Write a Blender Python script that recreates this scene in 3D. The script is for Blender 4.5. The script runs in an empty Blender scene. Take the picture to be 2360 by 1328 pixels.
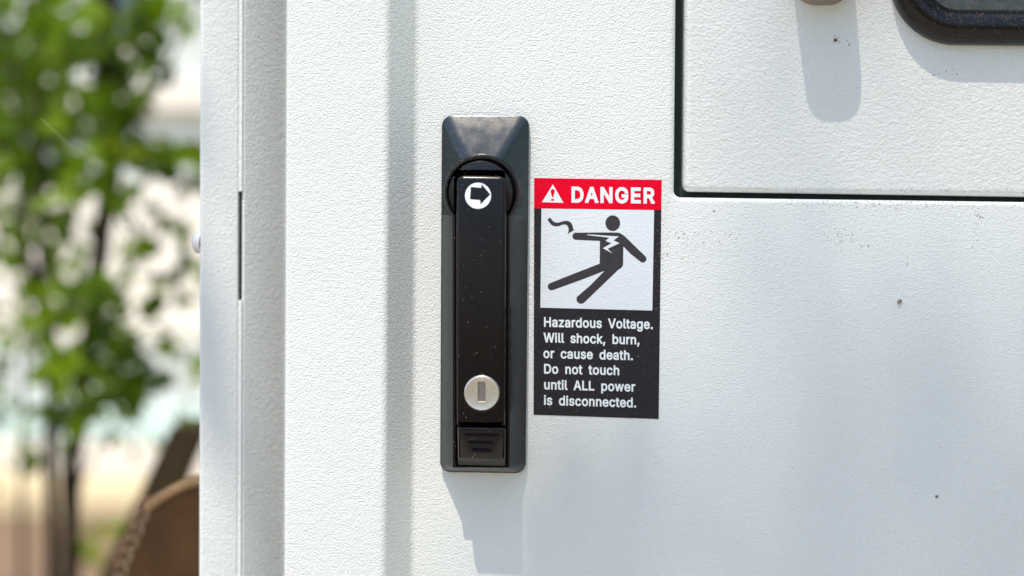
import bpy, bmesh, math, random
from mathutils import Vector, Matrix, noise

# ------------------------------------------------------------------ camera, sky, sun, exposure
scene = bpy.context.scene
R = math.radians
F = 50 / 36 * 2360                      # focal length in photo pixels
CX, CY = 1180.0, 664.0
D = 0.62                                # metres from the lens to the door
Z0 = 1.10
FOOT = (1392.0, 527.0)                  # photo point where the door is seen square on
ROLL = R(0.8)
ray = lambda x, y: Vector(((x - CX) / F, -(y - CY) / F, -1.0))
Yc = ray(*FOOT).normalized()
Zc = Vector((math.sin(ROLL), math.cos(ROLL), 0)); Zc = (Zc - Zc.dot(Yc) * Yc).normalized()
Xc = Yc.cross(Zc)
RW = Matrix((Xc, Yc, Zc))               # camera axes -> world axes
CAM = Vector((0.0, -D, Z0))
cd = bpy.data.cameras.new('camera'); cam = bpy.data.objects.new('camera', cd)
scene.collection.objects.link(cam); scene.camera = cam
m4 = RW.to_4x4(); m4.translation = CAM; cam.matrix_world = m4
cd.sensor_width = 36; cd.lens = 50; cd.clip_start = 0.01; cd.clip_end = 500
cd.dof.use_dof = True; cd.dof.focus_distance = 0.617; cd.dof.aperture_fstop = 4.0

SUN = Vector((-0.29, -1.0, 2.4)).normalized()
w = bpy.data.worlds.new('World'); scene.world = w; w.use_nodes = True
nt = w.node_tree; nt.nodes.clear()
sky = nt.nodes.new('ShaderNodeTexSky'); sky.sky_type = 'NISHITA'; sky.sun_disc = False
sky.sun_elevation = math.asin(SUN.z); sky.sun_rotation = math.atan2(SUN.x, SUN.y)
sky.air_density = 1.0; sky.dust_density = 0.9; sky.ozone_density = 1.0
bg = nt.nodes.new('ShaderNodeBackground'); bg.inputs['Strength'].default_value = 0.15
wo = nt.nodes.new('ShaderNodeOutputWorld')
nt.links.new(sky.outputs[0], bg.inputs[0]); nt.links.new(bg.outputs[0], wo.inputs[0])
ld = bpy.data.lights.new('sun', 'SUN'); ld.energy = 2.4; ld.angle = R(0.5); ld.color = (1.0, 0.905, 0.775)
sun = bpy.data.objects.new('sun', ld); scene.collection.objects.link(sun)
sun.rotation_mode = 'QUATERNION'; sun.rotation_quaternion = SUN.to_track_quat('Z', 'Y'); sun.location = (-1, -3, 8)
vs = scene.view_settings
vs.view_transform = 'Standard'; vs.look = 'None'; vs.exposure = 0.87; vs.gamma = 1
scene.cycles.use_denoising = True

# ------------------------------------------------------------------ helpers
rnd = random.Random(7)
COL = scene.collection

def P(px, py, h=0.0):
    """photo pixel -> world point on the plane h millimetres in front of the door"""
    d = RW @ ray(px, py)
    t = (-h / 1000.0 - CAM.y) / d.y
    return CAM + d * t

def XZ(px, py, h=0.0):
    p = P(px, py, h); return (p.x, p.z)

def tag(o, label=None, cat=None, group=None, kind=None):
    if label: o['label'] = label
    if cat: o['category'] = cat
    if group: o['group'] = group
    if kind: o['kind'] = kind
    return o

def empty(name, loc, label=None, cat=None, group=None):
    o = bpy.data.objects.new(name, None); COL.objects.link(o); o.location = loc
    o.empty_display_size = 0.02
    return tag(o, label, cat, group)

def link(name, bm, mat, parent=None, smooth=None, origin=None):
    me = bpy.data.meshes.new(name)
    bmesh.ops.recalc_face_normals(bm, faces=bm.faces)
    if smooth is not None:
        for f in bm.faces: f.smooth = True
        for e in bm.edges:
            if len(e.link_faces) == 2 and e.calc_face_angle(0) > R(smooth): e.smooth = False
    bm.to_mesh(me); bm.free()
    me.materials.append(mat)
    o = bpy.data.objects.new(name, me); COL.objects.link(o)
    if parent is not None:
        bpy_root = parent
        o.parent = parent
        # keep world coordinates in the mesh: undo the parent's location
        loc = Vector((0, 0, 0)); q = parent
        while q is not None: loc += q.location; q = q.parent
        me.transform(Matrix.Translation(-loc))
    elif origin is not None:
        me.transform(Matrix.Translation(-Vector(origin))); o.location = origin
    return o

def roundpoly(corners, r, n=8):
    """fillet a polygon given in any 2-D units; r is one radius or a list"""
    out = []; k = len(corners)
    rs = r if isinstance(r, (list, tuple)) else [r] * k
    for i in range(k):
        a = Vector(corners[i - 1]); b = Vector(corners[i]); c = Vector(corners[(i + 1) % k])
        u = (a - b).normalized(); v = (c - b).normalized()
        ang = math.acos(max(-1, min(1, u.dot(v))))
        if rs[i] <= 0: out += [tuple(b)] * 1; continue
        if ang > 3.0:
            out += [tuple(b + (v if j > n / 2 else u) * abs(j - n / 2) * (rs[i] / n)) for j in range(n + 1)]; continue
        t = rs[i] / math.tan(ang / 2); t = min(t, (a - b).length * .499, (c - b).length * .499); rr = t * math.tan(ang / 2)
        cen = b + (u + v).normalized() * (rr / math.sin(ang / 2))
        p0 = b + u * t - cen; p1 = b + v * t - cen
        a0 = math.atan2(p0.y, p0.x); a1 = math.atan2(p1.y, p1.x); da = (a1 - a0 + math.pi) % (2 * math.pi) - math.pi
        for j in range(n + 1):
            a_ = a0 + da * j / n; out.append((cen.x + rr * math.cos(a_), cen.y + rr * math.sin(a_)))
    return out

def offs(loop, d):
    """move a closed (x, z) loop inward by d metres"""
    n = len(loop); A = 0
    for i in range(n):
        x0, y0 = loop[i]; x1, y1 = loop[(i + 1) % n]; A += x0 * y1 - x1 * y0
    s = 1 if A > 0 else -1
    out = []
    for i in range(n):
        a = Vector(loop[i - 1]); b = Vector(loop[i]); c = Vector(loop[(i + 1) % n])
        u = (b - a).normalized() if (b - a).length > 1e-9 else None; v = (c - b).normalized() if (c - b).length > 1e-9 else None
        u = u or v; v = v or u
        n1 = Vector((-u.y, u.x)); n2 = Vector((-v.y, v.x)); m = (n1 + n2)
        if m.length < 1e-6: m = n1
        m.normalize(); k = 1 / max(.35, m.dot(n1))
        out.append(tuple(b + m * (d * s * k)))
    return out

def rings(bm, loops, cap0=False, cap1=True):
    """loops: list of (loop of (x,z), h mm or list of h); bridges them in order"""
    prev = None; first = None
    for L, h in loops:
        hs = h if isinstance(h, (list, tuple)) else [h] * len(L)
        cur = [bm.verts.new((x, -hh / 1000.0, z)) for (x, z), hh in zip(L, hs)]
        if prev:
            n = len(cur)
            for i in range(n): bm.faces.new((prev[i], prev[(i + 1) % n], cur[(i + 1) % n], cur[i]))
        else: first = cur
        prev = cur
    if cap0: bm.faces.new(first[::-1])
    if cap1: bm.faces.new(prev)
    return first, prev

def holed(bm, outer, holes):
    """flat face between vertex loops that already exist"""
    es = []
    for L in [outer] + holes:
        for i in range(len(L)):
            a, b = L[i], L[(i + 1) % len(L)]
            e = bm.edges.get((a, b)) or bm.edges.new((a, b)); es.append(e)
    bmesh.ops.triangle_fill(bm, edges=es, use_beauty=True, use_dissolve=False, normal=(0, -1, 0))

def px_loop(pts, h): return [XZ(x, y, h) for x, y in pts]
def circle(cx, cy, r, n=48, a0=0): return [(cx + r * math.cos(a0 + 2 * math.pi * i / n), cy + r * math.sin(a0 + 2 * math.pi * i / n)) for i in range(n)]

def bevel_rings(L, h0, h1, b=0.6, seg=4):
    """wall from h0 to h1 (mm) with a rounded top edge of radius b mm"""
    out = [(L, h0)]
    for i in range(seg + 1):
        a = math.pi / 2 * i / seg
        out.append((offs(L, b / 1000 * (1 - math.cos(a))), h1 - b + b * math.sin(a)))
    return out

def box(bm, x0, x1, y0, y1, z0, z1):
    v = [bm.verts.new(p) for p in ((x0,y0,z0),(x1,y0,z0),(x1,y1,z0),(x0,y1,z0),(x0,y0,z1),(x1,y0,z1),(x1,y1,z1),(x0,y1,z1))]
    for f in ((0,1,2,3),(4,5,6,7),(0,1,5,4),(1,2,6,5),(2,3,7,6),(3,0,4,7)): bm.faces.new([v[i] for i in f])

def tube(bm, pts, rad, n=10, cap=True):
    prev = None; k = len(pts); up = Vector((0.13, 0.2, 1)).normalized()
    for i, p in enumerate(pts):
        t = (Vector(pts[min(i + 1, k - 1)]) - Vector(pts[max(i - 1, 0)])).normalized()
        a = t.cross(up)
        if a.length < .1: a = t.cross(Vector((1, 0, 0)))
        a.normalize(); b = t.cross(a); r = rad[i] if isinstance(rad, (list, tuple)) else rad
        cur = [bm.verts.new(Vector(p) + (a * math.cos(2 * math.pi * j / n) + b * math.sin(2 * math.pi * j / n)) * r) for j in range(n)]
        if prev:
            for j in range(n): bm.faces.new((prev[j], prev[(j + 1) % n], cur[(j + 1) % n], cur[j]))
        elif cap: bm.faces.new(cur)
        prev = cur
    if cap: bm.faces.new(prev[::-1])

# ------------------------------------------------------------------ materials
def mat(name, base, rough=.5, spec=.5, metal=0.0, noise_scale=None, var=0.0, bump=None, rough_var=0.0, trans=0.0, col2=None):
    m = bpy.data.materials.new(name); m.use_nodes = True; t = m.node_tree; b = t.nodes['Principled BSDF']
    b.inputs['Base Color'].default_value = (*base, 1); b.inputs['Roughness'].default_value = rough
    b.inputs['Metallic'].default_value = metal; b.inputs['Specular IOR Level'].default_value = spec
    tc = t.nodes.new('ShaderNodeTexCoord')
    geo = t.nodes.new('ShaderNodeNewGeometry')
    if noise_scale:
        n = t.nodes.new('ShaderNodeTexNoise'); n.inputs['Scale'].default_value = noise_scale; n.inputs['Detail'].default_value = 4
        t.links.new(geo.outputs['Position'], n.inputs['Vector'])
        mr = t.nodes.new('ShaderNodeMapRange'); mr.inputs[1].default_value = .3; mr.inputs[2].default_value = .7
        t.links.new(n.outputs['Fac'], mr.inputs[0])
        mx = t.nodes.new('ShaderNodeMix'); mx.data_type = 'RGBA'
        c2 = col2 or tuple(c * (1 - var) for c in base)
        mx.inputs[6].default_value = (*base, 1); mx.inputs[7].default_value = (*c2, 1)
        t.links.new(mr.outputs[0], mx.inputs[0]); t.links.new(mx.outputs[2], b.inputs['Base Color'])
        if rough_var:
            m2 = t.nodes.new('ShaderNodeMapRange'); m2.inputs[3].default_value = rough - rough_var; m2.inputs[4].default_value = rough + rough_var
            t.links.new(mr.outputs[0], m2.inputs[0]); t.links.new(m2.outputs[0], b.inputs['Roughness'])
    if bump:
        prev = None
        for sc, dist, strength, det, sx in bump:
            mp = t.nodes.new('ShaderNodeMapping'); mp.inputs['Scale'].default_value = sx
            t.links.new(geo.outputs['Position'], mp.inputs['Vector'])
            n = t.nodes.new('ShaderNodeTexNoise'); n.inputs['Scale'].default_value = sc; n.inputs['Detail'].default_value = det
            n.inputs['Roughness'].default_value = .5; n.inputs['Distortion'].default_value = .1
            t.links.new(mp.outputs[0], n.inputs['Vector'])
            bp = t.nodes.new('ShaderNodeBump'); bp.inputs['Distance'].default_value = dist; bp.inputs['Strength'].default_value = strength
            t.links.new(n.outputs['Fac'], bp.inputs['Height'])
            if prev: t.links.new(prev.outputs[0], bp.inputs['Normal'])
            prev = bp
        t.links.new(prev.outputs[0], b.inputs['Normal'])
    if trans:
        out = t.nodes['Material Output']; tr = t.nodes.new('ShaderNodeBsdfTranslucent'); ms = t.nodes.new('ShaderNodeMixShader')
        tr.inputs[0].default_value = (base[0] * 1.6, base[1] * 1.7, base[2] * .8, 1); ms.inputs[0].default_value = trans
        t.links.new(b.outputs[0], ms.inputs[1]); t.links.new(tr.outputs[0], ms.inputs[2]); t.links.new(ms.outputs[0], out.inputs[0])
    return m

PAINT_BUMP = [(1250, .0006, .62, .8, (.85, 1, 1.1)), (480, .0005, .32, .5, (.9, 1, 1.1))]
M_paint = mat('textured_white_paint', (.765, .790, .762), .42, .5, noise_scale=16, var=.045, bump=PAINT_BUMP)
M_paint_smooth = mat('smoother_white_paint', (.765, .790, .762), .36, .5, noise_scale=16, var=.045, bump=[(950, .0006, .52, .6, (.85, 1, 1.1)), (340, .0005, .28, .5, (1, 1, 1))])
M_gasket = mat('dark_gasket', (.010, .026, .021), .6)
M_bezel = mat('grey_black_plastic', (.016, .024, .029), .22, .68, noise_scale=180, var=.25, rough_var=.07, bump=[(1500, .00008, .25, 2, (1, 1, 1))])
M_black = mat('black_plastic', (.0060, .0040, .0048), .20, .32, noise_scale=260, var=.25, rough_var=.06, bump=[(2200, .00005, .2, 2, (1, 1, 1))])
M_collar = mat('black_plastic_ring', (.008, .0065, .0075), .22, .45, noise_scale=200, var=.2)
M_deep = mat('recess_black', (.006, .006, .007), .5, .3)
M_rubber = mat('black_rubber', (.005, .0045, .0055), .20, .38, noise_scale=160, var=.4, rough_var=.1, bump=[(700, .0001, .3, 3, (1, 1, 1))])
M_dish = mat('dusty_dark_dish', (.022, .034, .038), .5, .4, noise_scale=420, var=.0, col2=(.07, .075, .06))
M_steel = mat('nickel', (.86, .80, .69), .36, .5, 1.0, noise_scale=600, var=.22, rough_var=.1, bump=[(1600, .00005, .3, 3, (1, 1, 1))])
M_slot = mat('nickel_slot', (.40, .36, .33), .45, .5, 1.0, noise_scale=900, var=.3)
M_white = mat('white_print', (.80, .84, .86), .5, .3)
STK = [(1250, .0005, .32, .8, (.85, 1, 1.1)), (300, .0004, .15, 1, (1, 1, 1))]
M_s_white = mat('sticker_white', (.74, .79, .83), .42, .4, noise_scale=300, var=.02, bump=STK)
M_s_black = mat('sticker_black', (.019, .016, .020), .42, .3, noise_scale=300, var=.25, bump=STK)
M_s_ink = mat('sticker_ink', (.042, .038, .042), .45, .35, noise_scale=300, var=.2, bump=STK)
M_s_red = mat('sticker_red', (.82, .001, .024), .5, .08, noise_scale=500, var=.12, bump=STK)
M_s_text = mat('sticker_lettering', (.80, .86, .87), .45, .3)
M_dirt = mat('brown_dirt', (.32, .215, .135), .9, .1, noise_scale=900, var=.6)
M_crumb = mat('pale_crumb', (.48, .40, .36), .9, .1, noise_scale=1500, var=.7)
M_dust = mat('pale_dust', (.42, .40, .38), .9, .1)
M_bolt = mat('white_bolt', (.72, .70, .70), .35)
M_kraft = mat('kraft_shaded', (.105, .052, .021), .8, .2, noise_scale=60, var=.2)  # board colour darkened to carry the shade on the box
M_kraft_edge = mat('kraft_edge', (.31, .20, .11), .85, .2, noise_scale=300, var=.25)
M_leaf = [mat('leaf_green', (.150, .245, .005), .5, .15, noise_scale=40, var=.3, trans=.30),
          mat('leaf_dark', (.070, .120, .003), .5, .15, noise_scale=40, var=.3, trans=.25),
          mat('leaf_yellow_green', (.20, .26, .008), .45, .3, noise_scale=40, var=.25, trans=.35)]
M_bark = mat('bark', (.034, .022, .012), .9, .2, noise_scale=90, var=.4)
M_wood = mat('weathered_stake', (.050, .034, .014), .85, .2, noise_scale=50, var=.3)
M_sand = mat('sandy_ground', (.25, .165, .10), .9, .2, noise_scale=3, var=.25)
M_pave = mat('pale_paving', (.62, .56, .47), .85, .2, noise_scale=2.5, var=.15)
M_front = mat('bounce_sand', (.46, .39, .29), .9, .2, noise_scale=4, var=.15)
M_kerb = mat('cream_kerb', (.68, .55, .33), .8, .2, noise_scale=6, var=.12)
M_wall_cream = mat('cream_wall', (.90, .83, .71), .8, .2, noise_scale=2, var=.1)
M_wall_grey = mat('pale_grey_wall', (.66, .69, .64), .8, .2, noise_scale=2, var=.12)
M_teal = mat('pale_turquoise_paint', (.60, .74, .68), .5, .4, noise_scale=3, var=.1)
M_glass = mat('window_glass', (.05, .07, .06), .08, .8)
M_silk = mat('spider_silk', (.55, .50, .20), .4, .5)
GLYPH_BOLD={'A':(480,["-15,2 115,2 117,28 158,125 320,125 324,123 363,28 365,0 493,2 494,60 482,66 308,483 306,507 171,507 170,483 -3,64 -15,60","203,237 201,240 239,336 277,240 270,236"]),'D':(502,["29,2 220,0 296,7 337,19 378,38 409,59 440,90 467,133 484,182 492,236 491,290 481,339 467,377 443,416 409,451 382,470 350,486 319,497 283,505 224,509 31,508","157,113 157,395 247,395 278,390 310,377 328,364 342,348 355,326 364,298 368,267 367,231 361,200 349,172 337,154 322,141 283,121 229,112"]),'E':(419,["29,2 406,2 406,110 404,112 156,114 157,201 382,201 386,203 386,312 157,314 156,393 161,397 402,398 403,506 400,509 31,508"]),'G':(520,["238,-4 285,-6 335,1 375,13 416,34 452,63 477,95 497,134 507,176 509,284 506,287 258,287 252,284 253,176 375,174 376,167 361,144 344,129 317,116 285,109 249,110 218,117 191,130 170,149 154,171 142,198 136,230 135,275 142,311 153,338 169,360 189,378 213,391 240,398 272,400 299,397 326,388 348,373 366,352 376,333 377,311 380,306 501,306 505,311 505,365 497,371 479,408 452,442 422,468 389,488 348,503 308,512 249,514 195,507 149,491 105,464 71,432 42,392 21,342 11,293 10,234 18,180 35,131 60,90 94,54 137,25 182,6"]),'N':(523,["29,2 155,2 157,296 354,24 357,2 494,1 494,506 490,509 373,509 368,506 368,222 364,216 168,488 166,508 31,508"]),'R':(449,["29,2 155,2 156,172 184,174 230,172 321,24 323,0 459,2 459,60 443,64 360,200 395,226 417,254 434,294 440,330 437,375 427,409 404,445 377,470 332,494 278,506 238,509 31,508","157,287 157,396 233,397 265,395 292,385 307,370 314,348 313,326 305,308 292,297 274,290 251,287"])}
GLYPH_TEXT={',':(161,["12,-109 92,-109 93,-91 132,62 137,67 138,103 135,105 41,105 38,103 38,85 15,-68 12,-73"]),'.':(161,["69,-3 92,-3 114,6 129,20 139,42 140,69 132,91 114,110 96,118 74,119 51,111 33,93 25,74 23,47 32,24 49,6"]),'A':(413,["-6,2 92,2 94,20 129,128 135,131 279,131 283,128 319,20 320,2 418,2 418,38 410,46 258,492 257,507 158,509 153,506 153,492 0,42 -6,38","162,225 203,357 207,360 250,226 243,223"]),'D':(432,["32,2 204,0 240,5 267,11 299,24 335,47 357,69 383,105 402,150 413,200 417,258 411,326 397,375 376,416 348,451 312,479 272,497 227,507 38,509 32,506","128,95 127,416 200,416 240,409 264,398 286,380 303,354 314,326 321,290 323,244 319,204 310,172 300,150 287,132 272,118 249,104 227,97 200,93"]),'H':(445,["32,2 127,2 128,214 281,214 317,213 318,2 413,2 411,508 321,509 317,506 317,308 312,306 128,307 127,506 123,509 33,508"]),'L':(338,["32,2 331,2 330,92 128,95 127,501 123,509 38,509 32,506"]),'V':(413,["156,2 258,2 260,20 411,465 417,470 418,506 414,509 324,509 320,506 319,492 207,143 93,492 93,506 86,509 0,509 -6,506 -5,470 1,465 154,20"]),'W':(590,["114,2 218,2 219,20 293,312 297,312 371,20 372,2 475,2 477,20 590,465 595,470 594,508 500,507 498,488 423,178 347,488 346,506 342,509 248,509 243,506 242,488 167,178 92,488 90,507 -4,508 -5,470 0,463 113,20"]),'a':(335,["116,-6 143,-8 170,-5 192,2 215,15 218,12 218,3 224,0 305,0 310,3 309,255 304,300 291,331 270,358 242,378 210,389 179,394 152,394 120,388 93,379 53,352 38,336 21,309 17,308 15,304 17,269 35,268 62,259 71,252 102,252 106,255 107,270 118,286 134,297 152,303 174,305 192,301 206,292 214,277 217,259 215,252 111,235 62,218 33,196 13,165 7,138 7,106 13,75 23,52 40,30 62,13 89,0","129,84 111,91 102,102 100,124 107,138 120,146 138,152 215,165 217,147 214,129 206,111 197,100 170,85 147,82"]),'b':(365,["175,-6 220,-6 261,6 297,32 324,66 344,111 354,165 354,223 345,273 331,309 307,345 282,367 252,384 220,393 180,393 148,386 121,370 118,376 118,507 27,509 25,3 31,0 112,0 116,3 117,21 144,3","180,84 153,95 132,120 119,160 117,210 125,250 141,282 162,298 193,304 211,301 225,294 246,268 260,228 262,178 252,133 234,102 211,87"]),'c':(340,["155,-6 182,-7 209,-5 236,2 258,13 281,28 299,46 313,66 326,92 332,97 331,133 312,135 285,142 281,148 243,147 240,124 227,103 209,89 186,83 159,85 142,93 128,106 114,129 103,178 106,228 120,268 132,285 146,296 164,303 182,304 200,301 213,295 234,273 240,259 242,241 278,241 281,246 312,255 330,256 330,294 326,295 312,322 294,346 276,362 254,377 227,387 200,393 164,394 132,388 101,375 71,354 47,327 30,295 17,259 11,223 10,178 15,138 25,102 42,67 65,39 92,17 119,3"]),'d':(365,["146,-6 173,-7 200,-4 222,4 245,18 248,16 249,2 254,0 335,0 340,3 339,508 247,507 247,372 245,369 218,385 186,393 146,393 114,384 83,367 60,347 39,318 24,286 12,237 9,192 14,138 27,93 47,57 75,25 110,4","168,84 141,93 128,106 118,120 106,160 103,210 111,250 128,282 150,299 182,304 200,300 213,292 233,268 246,228 248,178 239,133 222,104 200,87"]),'e':(347,["158,-6 191,-7 218,-4 263,12 285,26 303,43 334,88 334,120 330,124 312,125 285,132 281,137 245,137 241,115 228,97 213,88 191,83 168,84 146,91 128,104 114,124 105,156 335,156 339,160 339,219 334,255 326,287 309,322 287,349 258,372 227,386 191,394 159,393 128,387 96,373 69,353 47,327 29,295 17,259 11,219 10,178 14,138 25,102 43,66 65,39 92,17 123,2","110,244 107,246 114,264 132,288 151,300 177,304 200,300 218,290 231,273 242,246 236,244"]),'g':(366,["150,-137 209,-137 240,-130 267,-119 290,-105 307,-88 323,-65 331,-47 338,-20 340,11 339,390 249,389 249,371 245,370 220,385 191,393 155,394 123,387 92,373 62,349 41,322 24,286 15,254 10,223 12,155 25,106 38,79 54,56 74,37 96,22 123,11 146,6 173,5 200,7 222,15 245,29 248,25 246,-2 238,-25 222,-39 200,-47 164,-49 137,-41 123,-31 110,-16 105,3 69,3 66,-7 42,-21 23,-25 23,-61 33,-67 60,-99 101,-124","159,96 146,101 132,110 113,137 104,173 104,223 114,259 132,287 155,301 186,303 204,298 217,290 236,263 247,223 247,173 239,137 221,110 195,97"]),'h':(353,["25,2 118,2 118,226 120,254 127,272 141,290 157,299 180,303 202,300 216,291 227,276 233,258 235,2 324,0 327,6 327,254 323,285 314,316 301,341 283,363 261,379 234,389 207,394 175,393 148,386 121,371 118,375 118,506 112,509 31,509 25,506"]),'i':(143,["25,2 118,2 116,390 25,388","54,411 76,408 98,414 116,429 126,447 128,470 122,492 107,510 89,520 67,522 49,517 31,504 18,483 16,460 22,439 35,422"]),'k':(327,["25,2 118,2 118,141 130,153 232,15 234,0 339,2 340,38 328,43 199,218 317,348 328,350 329,388 225,389 223,375 121,264 118,272 118,506 112,509 31,509 25,506"]),'l':(163,["99,-1 130,-2 175,4 175,40 171,48 166,83 121,88 118,98 118,508 27,509 27,76 34,49 49,25 72,8"]),'n':(352,["25,2 118,2 118,226 120,254 127,272 141,290 157,299 180,303 202,300 216,291 227,276 233,258 235,2 326,2 327,240 325,276 318,308 306,334 289,357 270,373 238,388 207,394 184,394 157,389 117,369 116,384 112,390 26,388"]),'o':(357,["155,-6 191,-7 227,-1 258,13 285,32 308,57 326,88 339,124 346,165 347,205 343,246 331,286 316,318 294,346 267,369 236,384 200,393 164,394 132,388 101,375 71,354 47,327 30,295 17,259 11,223 10,178 15,138 25,102 42,67 65,39 92,17 119,3","168,83 141,93 119,120 105,160 104,210 112,250 129,282 141,293 155,300 186,303 213,295 227,283 237,268 251,228 254,178 245,133 227,103 204,87 186,83"]),'p':(365,["25,-130 118,-130 118,10 121,18 148,1 175,-6 211,-7 243,-1 270,11 297,32 319,58 335,86 348,127 355,167 355,221 348,262 336,298 315,335 291,361 261,380 220,393 180,393 148,386 117,368 116,388 112,390 25,388","171,86 147,100 136,113 127,131 118,176 119,226 129,262 147,289 171,302 202,303 219,298 231,289 243,275 252,257 261,212 260,163 248,122 229,97 216,88 202,84"]),'r':(223,["25,2 118,2 118,236 120,258 132,280 153,295 175,300 193,297 229,298 229,384 221,388 220,394 162,393 139,386 117,374 115,388 112,390 26,388"]),'s':(314,["131,-6 165,-7 197,-4 224,4 248,16 269,33 285,52 297,75 304,102 304,129 299,156 287,181 269,201 233,222 138,249 125,256 116,265 114,282 120,292 138,303 161,306 183,303 196,295 208,277 210,259 215,255 246,255 255,261 298,268 298,304 293,309 269,350 251,367 233,378 210,388 188,392 152,394 125,391 98,383 75,371 54,354 39,336 27,313 22,291 21,259 27,232 38,210 54,192 89,169 188,141 201,134 209,124 209,106 197,93 179,84 156,82 134,85 116,94 104,111 101,133 98,138 62,138 58,133 11,124 11,88 16,84 30,53 44,36 62,20 83,7 107,-1"]),'t':(196,["123,-2 154,-4 203,2 203,38 199,46 190,88 136,87 131,92 128,110 129,299 131,301 194,302 195,385 194,390 131,390 128,394 127,474 41,474 36,470 36,394 32,390 -13,389 -14,304 35,299 36,97 39,74 47,52 59,32 77,15 100,4"]),'u':(353,["135,-3 166,-4 189,-1 216,9 234,20 238,0 326,1 327,384 324,390 236,388 235,159 232,136 225,116 211,99 193,89 171,86 153,89 139,96 128,109 120,132 118,388 25,388 25,136 32,91 47,55 68,28 99,7"]),'w':(488,["98,2 191,2 191,20 244,217 296,20 297,2 388,0 390,20 482,346 488,352 488,388 394,388 392,370 343,179 293,370 291,388 199,390 196,370 149,188 145,179 95,370 94,388 0,388 -1,352 5,346 98,20"]),'z':(327,["16,2 311,2 310,92 152,92 148,96 304,316 305,389 21,388 22,298 175,298 179,294 19,74 16,64"])}

# ------------------------------------------------------------------ setting: ground
def sheet(name, x0, x1, y0, y1, z, m, kind='structure'):
    bm = bmesh.new(); vs_ = [bm.verts.new(p) for p in ((x0, y0, z), (x1, y0, z), (x1, y1, z), (x0, y1, z))]; bm.faces.new(vs_)
    o = link(name, bm, m); o['kind'] = kind; return o
def depth_at(py): # where the sight line through photo row py meets the ground
    d = RW @ ray(230, py); t = -CAM.z / d.z; return CAM.y + d.y * t
sheet('ground', -120, 120, -60, 160, 0, M_sand)
sheet('bounce_path', -3, 4, -4.2, -.03, .004, M_front)  # unseen sand sheet added to bounce warm light onto the cabinet
YB = depth_at(1012); YK1 = depth_at(1140); YK0 = depth_at(1203)
sheet('pavement', -30, 30, YK1, YB + .2, .004, M_pave)
bm = bmesh.new(); box(bm, -14, 14, YK0, YK1, 0.0, .09); bmesh.ops.bevel(bm, geom=list(bm.edges), offset=.012, segments=2, affect='EDGES')
tag(link('kerb', bm, M_kerb), kind='structure')

# building across the paving
def zat(px, py, Y):
    d = RW @ ray(px, py); t = (Y - CAM.y) / d.y; return CAM + d * t
house = empty('house', (-2.5, YB, 0), 'pale house far behind the shrub, with cream and grey wall bands and a turquoise foot', 'house')
def band(name, p0, p1, m, proud=0.0, x0=-9, x1=4):
    z1 = zat(230, p0, YB).z; z0 = zat(230, p1, YB).z
    bm = bmesh.new(); box(bm, x0, x1, YB - proud, YB + .25, max(0, z0), z1); return link(name, bm, m, house)
band('skirting', 940, 1012, M_teal, .05)
band('lower_wall', 790, 940, M_wall_grey, 0)
band('wall', 420, 790, M_wall_cream, .012)
band('upper_wall', 252, 420, M_wall_grey, 0)
band('ledge', 188, 252, M_wall_cream, .12)
band('upper_wall', -900, 188, M_wall_grey, 0)
for k in range(5):
    a = zat(-640 + k * 420, 120, YB); b = zat(-470 + k * 420, -260, YB)
    bm = bmesh.new(); box(bm, a.x, b.x, YB - .03, YB - .005, a.z, b.z); f = link('window', bm, M_wall_cream, house)
    bm = bmesh.new(); box(bm, a.x + .05, b.x - .05, YB - .034, YB - .031, a.z + .05, b.z - .05); link('pane', bm, M_glass, f)

# ------------------------------------------------------------------ leaves and shrubs
def leaf(bm, p, s, d, nrm):
    d = d.normalized(); side = d.cross(nrm).normalized(); n = side.cross(d)
    pr = [(0, 0, 0), (.28, .26, .05), (.62, .27, .04), (1, 0, -.10), (.62, -.27, .04), (.28, -.26, .05), (.5, 0, -.02)]
    v = [bm.verts.new(p + d * (a * s) + side * (b * s) + n * (c * s)) for a, b, c in pr]
    for f in ((0, 1, 6), (1, 2, 6), (2, 3, 6), (3, 4, 6), (4, 5, 6), (5, 0, 6)): bm.faces.new([v[i] for i in f])

def foliage(bm, blobs, size, rg, density):
    """blobs: (centre, rx, ry, rz, n)"""
    for c, rx, ry, rz, n in blobs:
        for _ in range(int(n * density)):
            while True:
                q = Vector((rg.uniform(-1, 1), rg.uniform(-1, 1), rg.uniform(-1, 1)))
                if q.length < 1: break
            p = c + Vector((q.x * rx, q.y * ry, q.z * rz))
            d = Vector((rg.gauss(0, 1), rg.gauss(0, .7), rg.gauss(-.45, .6)))
            nr = Vector((rg.gauss(0, .6), rg.gauss(-.7, .5), rg.gauss(.6, .5)))
            leaf(bm, p, size * rg.uniform(.6, 1.25), d, nr)

def at(px, py, Y):
    d = RW @ ray(px, py); return CAM + d * ((Y - CAM.y) / d.y)

def stem(bm, pts, Ys, wpx, n=8):
    P3 = [at(x, y, Y) for (x, y), Y in zip(pts, Ys)]
    # smooth the polyline a little
    Q = []
    for i in range(len(P3) - 1):
        for k in range(4): Q.append(P3[i].lerp(P3[i + 1], k / 4) + Vector((rnd.uniform(-1, 1), rnd.uniform(-1, 1), 0)) * .002)
    Q.append(P3[-1])
    r = [((wpx[0] + (wpx[1] - wpx[0]) * i / (len(Q) - 1)) / 2) * .00055 for i in range(len(Q))]
    tube(bm, Q, r, n)

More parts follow.
